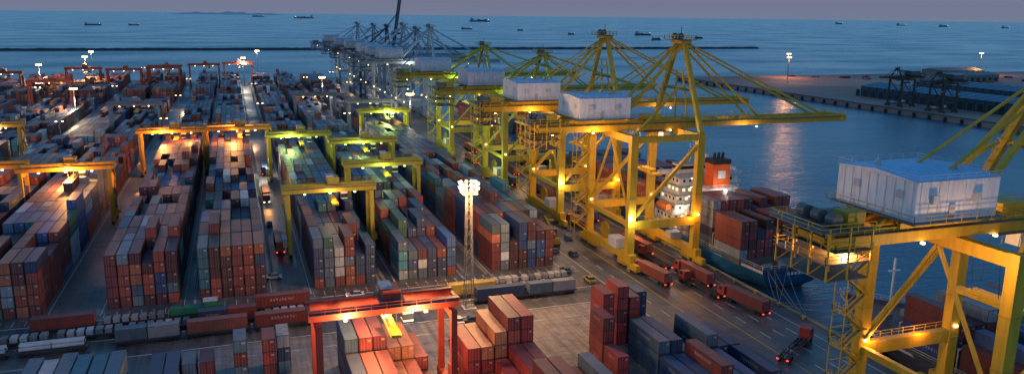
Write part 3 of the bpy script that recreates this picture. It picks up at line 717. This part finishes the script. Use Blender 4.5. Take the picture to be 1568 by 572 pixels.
# ------------------------------------------------------------------ container ships
def ship(L,B,hullc,bays,house_at,zdeck=5.5,nrow=10,househ=12,bias=None,funnel=(.80,.13,.015),lower=(.05,.05,.06)):
    mb=MB();n=26;hb=B/2
    lv=[-5,-2.8,-1.2,1,zdeck]
    def sm(t): t=max(0,min(1,t));return t*t*(3-2*t)
    st=[]
    for i in range(n+1):
        t=i/n;row=[]
        for j,z in enumerate(lv):
            q=j/(len(lv)-1)
            bd=hb*(.90+.10*sm(t/.1))*(1-sm((t-.86)/.14)**1.3*.95)
            bw=hb*(.30+.70*sm(t/.17))*(1-sm((t-.72)/.27)*.985)
            b=bw+(bd-bw)*q**1.1
            yo=L*t+(q*7*sm((t-.8)/.2)) - q*2.5*(1-sm(t/.08))+ (1-q)*4*(1-sm(t/.08))
            row.append((b,yo,z))
        st.append(row)
    for i in range(n):
        for j in range(len(lv)-1):
            a,b,c,d=st[i][j],st[i+1][j],st[i+1][j+1],st[i][j+1]
            col=hullc if j>=1 else lower
            mb.poly([a,b,c,d],col)
            mb.poly([(-p[0],p[1],p[2]) for p in (b,a,d,c)],col)
    for j in range(len(lv)-1):
        a=st[0][j];d=st[0][j+1];col=hullc if j>=1 else lower
        mb.poly([(-a[0],a[1],a[2]),a,d,(-d[0],d[1],d[2])],col)
    for i in range(n):
        a,b=st[i][-1],st[i+1][-1]
        mb.poly([(-a[0],a[1],zdeck-.9),(a[0],a[1],zdeck-.9),(b[0],b[1],zdeck-.9),(-b[0],b[1],zdeck-.9)],(.16,.07,.05))
        for s in (-1,1):
            p=[(s*(a[0]-.15),a[1],zdeck),(s*(b[0]-.15),b[1],zdeck),(s*(b[0]-.15),b[1],zdeck-.9),(s*(a[0]-.15),a[1],zdeck-.9)]
            mb.poly(p,(.5,.5,.5))
        for s in (-1,1): mb.rail([(s*a[0]*.985,a[1],zdeck),(s*b[0]*.985,b[1],zdeck)],(.7,.7,.7),h=1,t=.07)
    mb.rail([(-st[0][-1][0],st[0][-1][1],zdeck),(st[0][-1][0],st[0][-1][1],zdeck)],(.7,.7,.7),h=1,t=.07)
    for k in range(7): mb.boxr(-4+k*1.15,-3.3+k*1.15,st[0][-1][1]-.12,st[0][-1][1]-.02,zdeck-1.9,zdeck-1.1,(.7,.7,.7))
    for x in (-8,-3,3,8):
        mb.cyl((x-1,1.2,zdeck-.2),(x+1,1.2,zdeck-.2),.6,.6,10,(.15,.3,.25));mb.boxr(x+1.1,x+1.7,.6,1.8,zdeck-.88,zdeck+.4,(.15,.3,.25))
    z0=zdeck+.6
    for y0,h,ln in bays:
        wv=min(1,1-sm((y0/L-.84)/.16)*.5); nr=int(nrow*wv);
        mb.boxr(-nr*1.3,nr*1.3,y0,y0+ln,zdeck-.9,z0-.02,(.12,.1,.09))
        cc=rc(bias)
        for i in range(nr):
            hh=h-(1 if R.random()<.2 else 0)-(1 if (i in (0,nr-1) and R.random()<.3) else 0)
            for k in range(hh):
                if R.random()<.55: cc=rc(bias)
                mb.container((i-(nr-1)/2)*2.6,y0+ln/2,z0+k*2.6,cc,L=ln-.15)
        mb.boxr(-nr*1.3,nr*1.3,y0+ln+.25,y0+ln+.75,z0+3.9,z0+4.1,(.4,.4,.4))
        for i in range(nr+1): mb.beam(((i-nr/2)*2.6,y0+ln+.5,zdeck-.9),((i-nr/2)*2.6,y0+ln+.5,z0+3.89),.2,.2,(.4,.4,.4))
    W=(.78,.78,.76);hy=house_at
    nfl=int(househ/2.8)
    for k in range(nfl):
        wd=hb-.6-(1.2 if k>1 else 0)-(1.0 if k>3 else 0);z=zdeck-.9+k*2.8
        mb.boxr(-wd,wd,hy,hy+11-k*.5,z,z+2.6,W); mb.boxr(-wd-.8,wd+.8,hy-1.2,hy+11.5-k*.5,z+2.61,z+2.78,(.35,.4,.38))
        mb.rail([(-wd-.8,hy-1.2,z+2.78),(wd+.8,hy-1.2,z+2.78),(wd+.8,hy+11,z+2.78)],W,h=1,t=.07);mb.rail([(-wd-.8,hy-1.2,z+2.78),(-wd-.8,hy+11,z+2.78)],W,h=1,t=.07)
        x=-wd+1.2
        while x<wd-1:
            mb.boxr(x,x+.8,hy-.06,hy-.01,z+1.1,z+1.9,(1,1,1),EWIN if R.random()<.35 else GL); x+=2.1
        yy=hy+1
        while yy<hy+8:
            for s in(-1,1): mb.boxr(min(s*(wd+.01),s*(wd+.06)),max(s*(wd+.01),s*(wd+.06)),yy,yy+.8,z+1.1,z+1.9,(1,1,1),EWIN if R.random()<.3 else GL)
            yy+=2.2
        for s in(-1,1): mb.boxr(s*(wd*.6)-.2,s*(wd*.6)+.2,hy-.25,hy-.07,z+2.25,z+2.5,(1,1,1),EWH)
    zt=zdeck-.9+nfl*2.8+.02
    mb.boxr(-hb-.3,hb+.3,hy+5.5,hy+8.6,zt,zt+.9,W);mb.boxr(-hb*.6,hb*.6,hy+5,hy+9,zt+.01,zt+2.9,W);mb.boxr(-hb*.6-.05,hb*.6+.05,hy+4.9,hy+9.05,zt+1.3,zt+2.3,(.02,.03,.04),GL)
    mb.boxr(-hb*.62,hb*.62,hy+4.8,hy+9.2,zt+2.91,zt+3.05,(.3,.35,.35));zt+=3.05
    mb.beam((0,hy+8,zt),(0,hy+8,zt+9),.35,.35,W)
    for z,wd in ((zt+2.5,3.),(zt+4.5,2.4),(zt+6.5,1.6)): mb.boxr(-wd,wd,hy+7.6,hy+8.4,z,z+.15,W);mb.beam((-wd,hy+8,z),(-wd,hy+8,z+1.5),.12,.12,W);mb.beam((wd,hy+8,z),(wd,hy+8,z+1.5),.12,.12,W)
    mb.box(0,hy+7.4,zt+5.4,3.2,.3,.4,(.8,.8,.8));
    for s in(-1,1): mb.beam((s*2.5,hy+8,zt),(0,hy+8,zt+6),.2,.2,W)
    mb.ball((3.5,hy+8,zt+1.4),1.1,(.8,.8,.8),PAINT);mb.beam((3.5,hy+8,zt-.2),(3.5,hy+8,zt+.5),.4,.4,W)
    fz=zdeck-.9+nfl*2.8-2.5
    mb.boxr(-5.5,5.5,hy-7.6,hy-1.4,zdeck-.9,fz,W)
    for k in range(3):
        mb.rail([(-5.5,hy-7.6,fz-k*2.8),(5.5,hy-7.6,fz-k*2.8)],W,h=1,t=.07)
    mb.boxr(-2.9,2.9,hy-6.6,hy-1.8,fz+.01,fz+7.2,funnel);mb.boxr(-3,3,hy-6.7,hy-1.7,fz+7.21,fz+8.6,(.02,.02,.02))
    mb.boxr(-1.3,1.3,hy-6.68,hy-6.61,fz+2.8,fz+5.2,(.7,.7,.7))
    for xx in (-1.5,0,1.5): mb.cyl((xx,hy-4.2,fz+8.6),(xx,hy-4.4,fz+10.4),.45,.45,8,(.03,.03,.03))
    for s in (-1,1):
        mb.cyl((s*(hb-.6),hy+2,zdeck+6),(s*(hb-.6),hy+8,zdeck+6),1.1,1.1,10,(.8,.2,.03));mb.cyl((s*(hb-.6),hy+8,zdeck+6),(s*(hb-.6),hy+9.3,zdeck+6),1.1,.3,10,(.8,.2,.03))
    mb.beam((0,L-8,zdeck),(0,L-8,zdeck+13),.4,.4,W);mb.boxr(-1.6,1.6,L-8.3,L-7.7,zdeck+10,zdeck+10.2,W)
    mb.box(-3,L-10,zdeck+.4,2,2,1.4,(.2,.3,.25));mb.box(3,L-10,zdeck+.4,2,2,1.4,(.2,.3,.25))
    return mb
bays=[(6,4,12.4),(19.5,5,12.4)]
y=56
for k,h in enumerate((4,5,4,4,4,3)):
    bays.append((y,h,12.4)); y+=13.4
s1=ship(150,26.5,(.02,.15,.32),bays,42,nrow=10,househ=17.2,zdeck=4.2,bias=[2,2,1.5,1,1.2,.5,.3,.6,.5,.5,1,2])
s1.obj('container_ship',(138.0,163.5,0))
bays=[(y,h,12.4) for y,h in ((5,3),(19,4),(50,5),(63.5,4),(77,5),(90,5),(104,4))]
ship(140,25,(.05,.05,.06),bays,33).obj('container_ship',(137,345,0))
bays=[(y,h,12.4) for y,h in ((27,4),(41,3),(55,4),(69,3),(83,4))]
mb=ship(118,25,(.05,.06,.08),bays,8,nrow=9,bias=[1.5,2,1,1.2,1,1.5,1.6,.8,2,1.2,1,1],zdeck=3.0)
mb.obj('container_ship',(137.5,20,0))
mb=MB()
def rope(p,q,sag=1.5):
    p=Vector(p);q=Vector(q);pr=p
    for i in range(1,9):
        t=i/8;c=p+(q-p)*t-Vector((0,0,sag*4*t*(1-t)));mb.beam(pr,c,.11,.11,(.2,.19,.16));pr=c
for a in ((128,161.5,4.3),(130,161.3,4.3),(134,161.3,4.3)):
    rope(a,(121.4,146+a[0]%3,.7));rope(a,(121.4,137,.7))
rope((127,135,3),(121.4,150,.7),1);rope((132,140,3),(121.4,150,.7),1)
mb.obj('mooring_lines')

# ------------------------------------------------------------------ breakwater, hills, ships, pier
mb=MB();x=-1000;prev=None
while x<=1201:
    h=1.2+R.uniform(-.5,.6);a=[(x,1612+R.uniform(-1.5,1.5),-4),(x,1617,h-1.2),(x,1622+R.uniform(-1,1),h),(x,1630,-4)]
    if prev:
        for i in range(3): mb.poly([prev[i],a[i],a[i+1],prev[i+1]],(.05,.05,.055),RO)
    prev=a;x+=8
mb.obj('breakwater')
def hills(name,x0,x1,y,hmax,col,seed):
    mb=MB();n=60;pv=None
    for i in range(n+1):
        t=i/n;env=math.sin(math.pi*t)**.6
        h=hmax*env*(.35+.35*math.sin(t*9+seed)**2+.3*math.sin(t*23+seed*2)**2)
        x=x0+(x1-x0)*t;a=[(x,y,-5),(x,y+900,h),(x,y+2500,-5)]
        if pv:
            for j in range(2): mb.poly([pv[j],a[j],a[j+1],pv[j+1]],col,PAINT)
        pv=a
    return mb.obj(name)
hills('hills',-1600,1500,24000,95,(.56,.46,.52),3)  # pale hill colour has the distance haze painted in
def farship(L,c,kind=0):
    mb=MB();B=L*.15;h=L*.035+1.0
    pts=[(-L/2,-B/2),(L*.38,-B/2),(L/2,0),(L*.38,B/2),(-L/2,B/2)]
    n=5
    for i in range(n):
        a=pts[i];b=pts[(i+1)%n];mb.poly([(a[0]*.96,a[1]*.8,-4.5),(b[0]*.96,b[1]*.8,-4.5),(b[0],b[1],h),(a[0],a[1],h)],c)
    mb.poly([(p[0],p[1],h) for p in pts],(.10,.08,.08))
    mb.boxr(-L*.46,-L*.34,-B*.42,B*.42,h,h+L*.08,(.30,.31,.34));mb.boxr(-L*.44,-L*.36,-B*.46,B*.46,h+L*.081,h+L*.10,(.3,.31,.34))
    mb.boxr(-L*.45,-L*.42,-B*.12,B*.12,h+L*.1,h+L*.14,(.2,.1,.07))
    if kind==0:
        for k in range(7):
            x=-L*.28+k*L*.09;mb.boxr(x,x+L*.075,-B*.4,B*.4,h,h+L*.02*R.choice([1,2,2,3]),(.12,.1,.1))
    else:
        for k in range(4): mb.beam((-L*.25+k*L*.17,0,h),(-L*.25+k*L*.17,0,h+L*.12),L*.008,L*.008,(.3,.3,.3));mb.beam((-L*.25+k*L*.17,0,h+L*.1),(-L*.17+k*L*.17,0,h+L*.03),L*.006,L*.006,(.3,.3,.3))
    mb.beam((L*.42,0,h),(L*.42,0,h+L*.06),L*.006,L*.006,(.4,.4,.4))
    for x in (-L*.4,L*.4): mb.ball((x,-B*.3,h+L*.05),max(.3,L*.007),(1,1,1),EWH,6,4)
    return mb
FS=[(2610,8501,240,.1,0),(939,11210,260,3.1,0),(-465,4475,50,.2,1),(577,2896,60,.4,1),(1138,3932,60,.1,1),(1331,3662,34,.2,0),(1270,2903,34,.3,1),(1556,2842,75,.1,1),(1280,2249,38,.2,0),(1536,2406,36,.15,0),(8569,8479,170,.1,1),(7887,7173,160,.2,0),(8732,9837,190,.3,0),(7832,6330,140,.2,1),(-640,4400,75,.05,1),(443,14000,200,.1,0),(1600,2950,50,.4,1)]
for x,y,L,rz,k in FS:
    q=min(1,math.hypot(x,y)/14000);c=tuple(a*(1-q)+b_*q for a,b_ in zip((.04,.05,.065),(.20,.24,.32)))  # hull colour pales with distance: haze mixed into the paint
    farship(L,c,k).obj('cargo_ship',(x,y,-.5),rz)
m,nt,b=newmat('pier_ground')
c=ramp(nt,noise(nt,.008,6,.6),[(.35,(.18,.12,.10)),(.65,(.44,.27,.21))]);nt.links.new(c,b.inputs['Base Color']);b.inputs['Roughness'].default_value=.85  # pinkish sky light on the pier is put into this ground colour
slab('pier_ground',485,2600,-300,800,.5,-9,m)
mb=MB()
mb.boxr(484.5,487,-300,800,.504,1.0,(.1,.1,.1),RO)
y=-300
while y<800: mb.boxr(483.6,484.5,y,y+2,-5,-.2,(.02,.02,.02),RO);y+=14
mb.obj('pier_quay_edge')
def shed(L,Wd,h,col,roofc):
    mb=MB()
    mb.boxr(-Wd/2,Wd/2,-L/2,L/2,0,h,col)
    rz=h+3
    a=[(-Wd/2-1,-L/2-1,h+.02),(Wd/2+1,-L/2-1,h+.02),(Wd/2+1,L/2+1,h+.02),(-Wd/2-1,L/2+1,h+.02)]
    mb.poly([a[0],(0,-L/2-1,rz),(0,L/2+1,rz),a[3]],roofc);mb.poly([(0,-L/2-1,rz),a[1],a[2],(0,L/2+1,rz)],roofc)
    mb.poly([a[0],a[1],(0,-L/2-1,rz)],col);mb.poly([a[2],a[3],(0,L/2+1,rz)],col)
    y=-L/2
    while y<L/2:
        mb.boxr(-Wd/2-.4,-Wd/2-.01,y,y+.6,0,h,tuple(q*.6 for q in col));mb.boxr(-Wd/2-.15,-Wd/2-.02,y+2,y+6.5,0,h*.65,(.015,.015,.02))
        mb.beam((-Wd/2-1,y,h+.15),(0,y,rz+.12),.3,.3,tuple(q*.7 for q in roofc));y+=9
    return mb
sh=shed(190,42,9,(.04,.08,.11),(.05,.16,.25)).mesh('warehouse')
place(sh,'warehouse',(556,472,.5));place(sh,'warehouse',(650,500,.5));place(sh,'warehouse',(552,265,.5))
sh2=shed(70,30,7,(.2,.2,.2),(.18,.2,.22)).mesh('warehouse_small')
for x,y in ((800,690),(900,600),(860,760)): place(sh2,'warehouse',(x,y,.5),1.57)
me_d=sts((.05,.045,.035),apex=50,raised=False,house=(.12,.12,.12),tip=45).mesh('pier_crane')
for y in (492,452,330): place(me_d,'harbour_crane',(511,y,.5),math.pi,(.6,.5,.6))
for x,y in ((615,770),(905,760),(560,700)):
    o=place(mm,'light_mast',(x,y,.5),0,(1,1,.95));lamp('mast_lamp',(x,y,26),55000 if x!=560 else 7000,AMB,1.,parent=o)
mb=MB()
for i in range(90):
    x=R.uniform(600,1200);y=R.uniform(540,790);mb.box(x,y,1.2,R.uniform(3,12),R.uniform(2.4,6),R.uniform(1.5,3.5),rc(),RO)
mb.obj('stacked_cargo')

# ------------------------------------------------------------------ lamps on equipment
def L_(loc,e,col=WARM,r=.4): lamp('work_lamp',loc,e,col,r)
L_((92,74,36),3500);L_((79.5,84,36.3),7000,AMB);L_((101,98,14.7),1000,AMB);L_((112,98,14.7),1000,AMB);L_((106,86,35),3000)
for y in (197,246): 
    L_((92,y-6,35.5),3500);L_((110,y,34.5),6000,WARM);L_((99,y-15,14.5),2000,WHITE);L_((118,y-15,14.5),1500,AMB);L_((140,y-6,36),1500,WARM);L_((110,y+4,8),2500,AMB)
for y in (303,384): L_((104,y-5,34.5),6000,GREEN);L_((92,y-8,12),3500,GREEN);L_((112,y,10),3500,WARM)
for y in (500,585,715,810): L_((105,y-8,36),4000,WHITE,1);L_((100,y,12),7000,WARM,1)
for x,y,c,e in ((-52,276,AMB,22000),(-30,355,AMB,17000),(-20,366,AMB,10000),(-2,358,AMB,20000),(24,222,WARM,1800),(20,330,GREEN,7000),(45,257,GREEN,2000),(45,307,GREEN,4000),(74,403,GREEN,12000),(-80,285,AMB,11000),(-100,390,WHITE,4000)):
    L_((x,y,17.2),e,c)
for x,y in ((16,126),(28,126),(23,136)): L_((x,y,16.6),8000,WARM)
for x,y,c,e in ((-35,312,AMB,3000),(9,300,AMB,2000),(9.5,345,WHITE,3000),(57,410,WHITE,2500),(-86,420,WHITE,5000),(-70,450,WHITE,8000),(-110,450,WHITE,8000),(8,440,WARM,4000),(88,300,WARM,3000),(88,360,WARM,3000),(-20,438,WHITE,5000),(30,600,WHITE,5000),(-35,600,WARM,8000)):
    L_((x,y,7),e,c)
L_((137,195,18),900,WHITE);L_((150,203,8),900,WHITE);L_((127,203,10),900,WHITE)
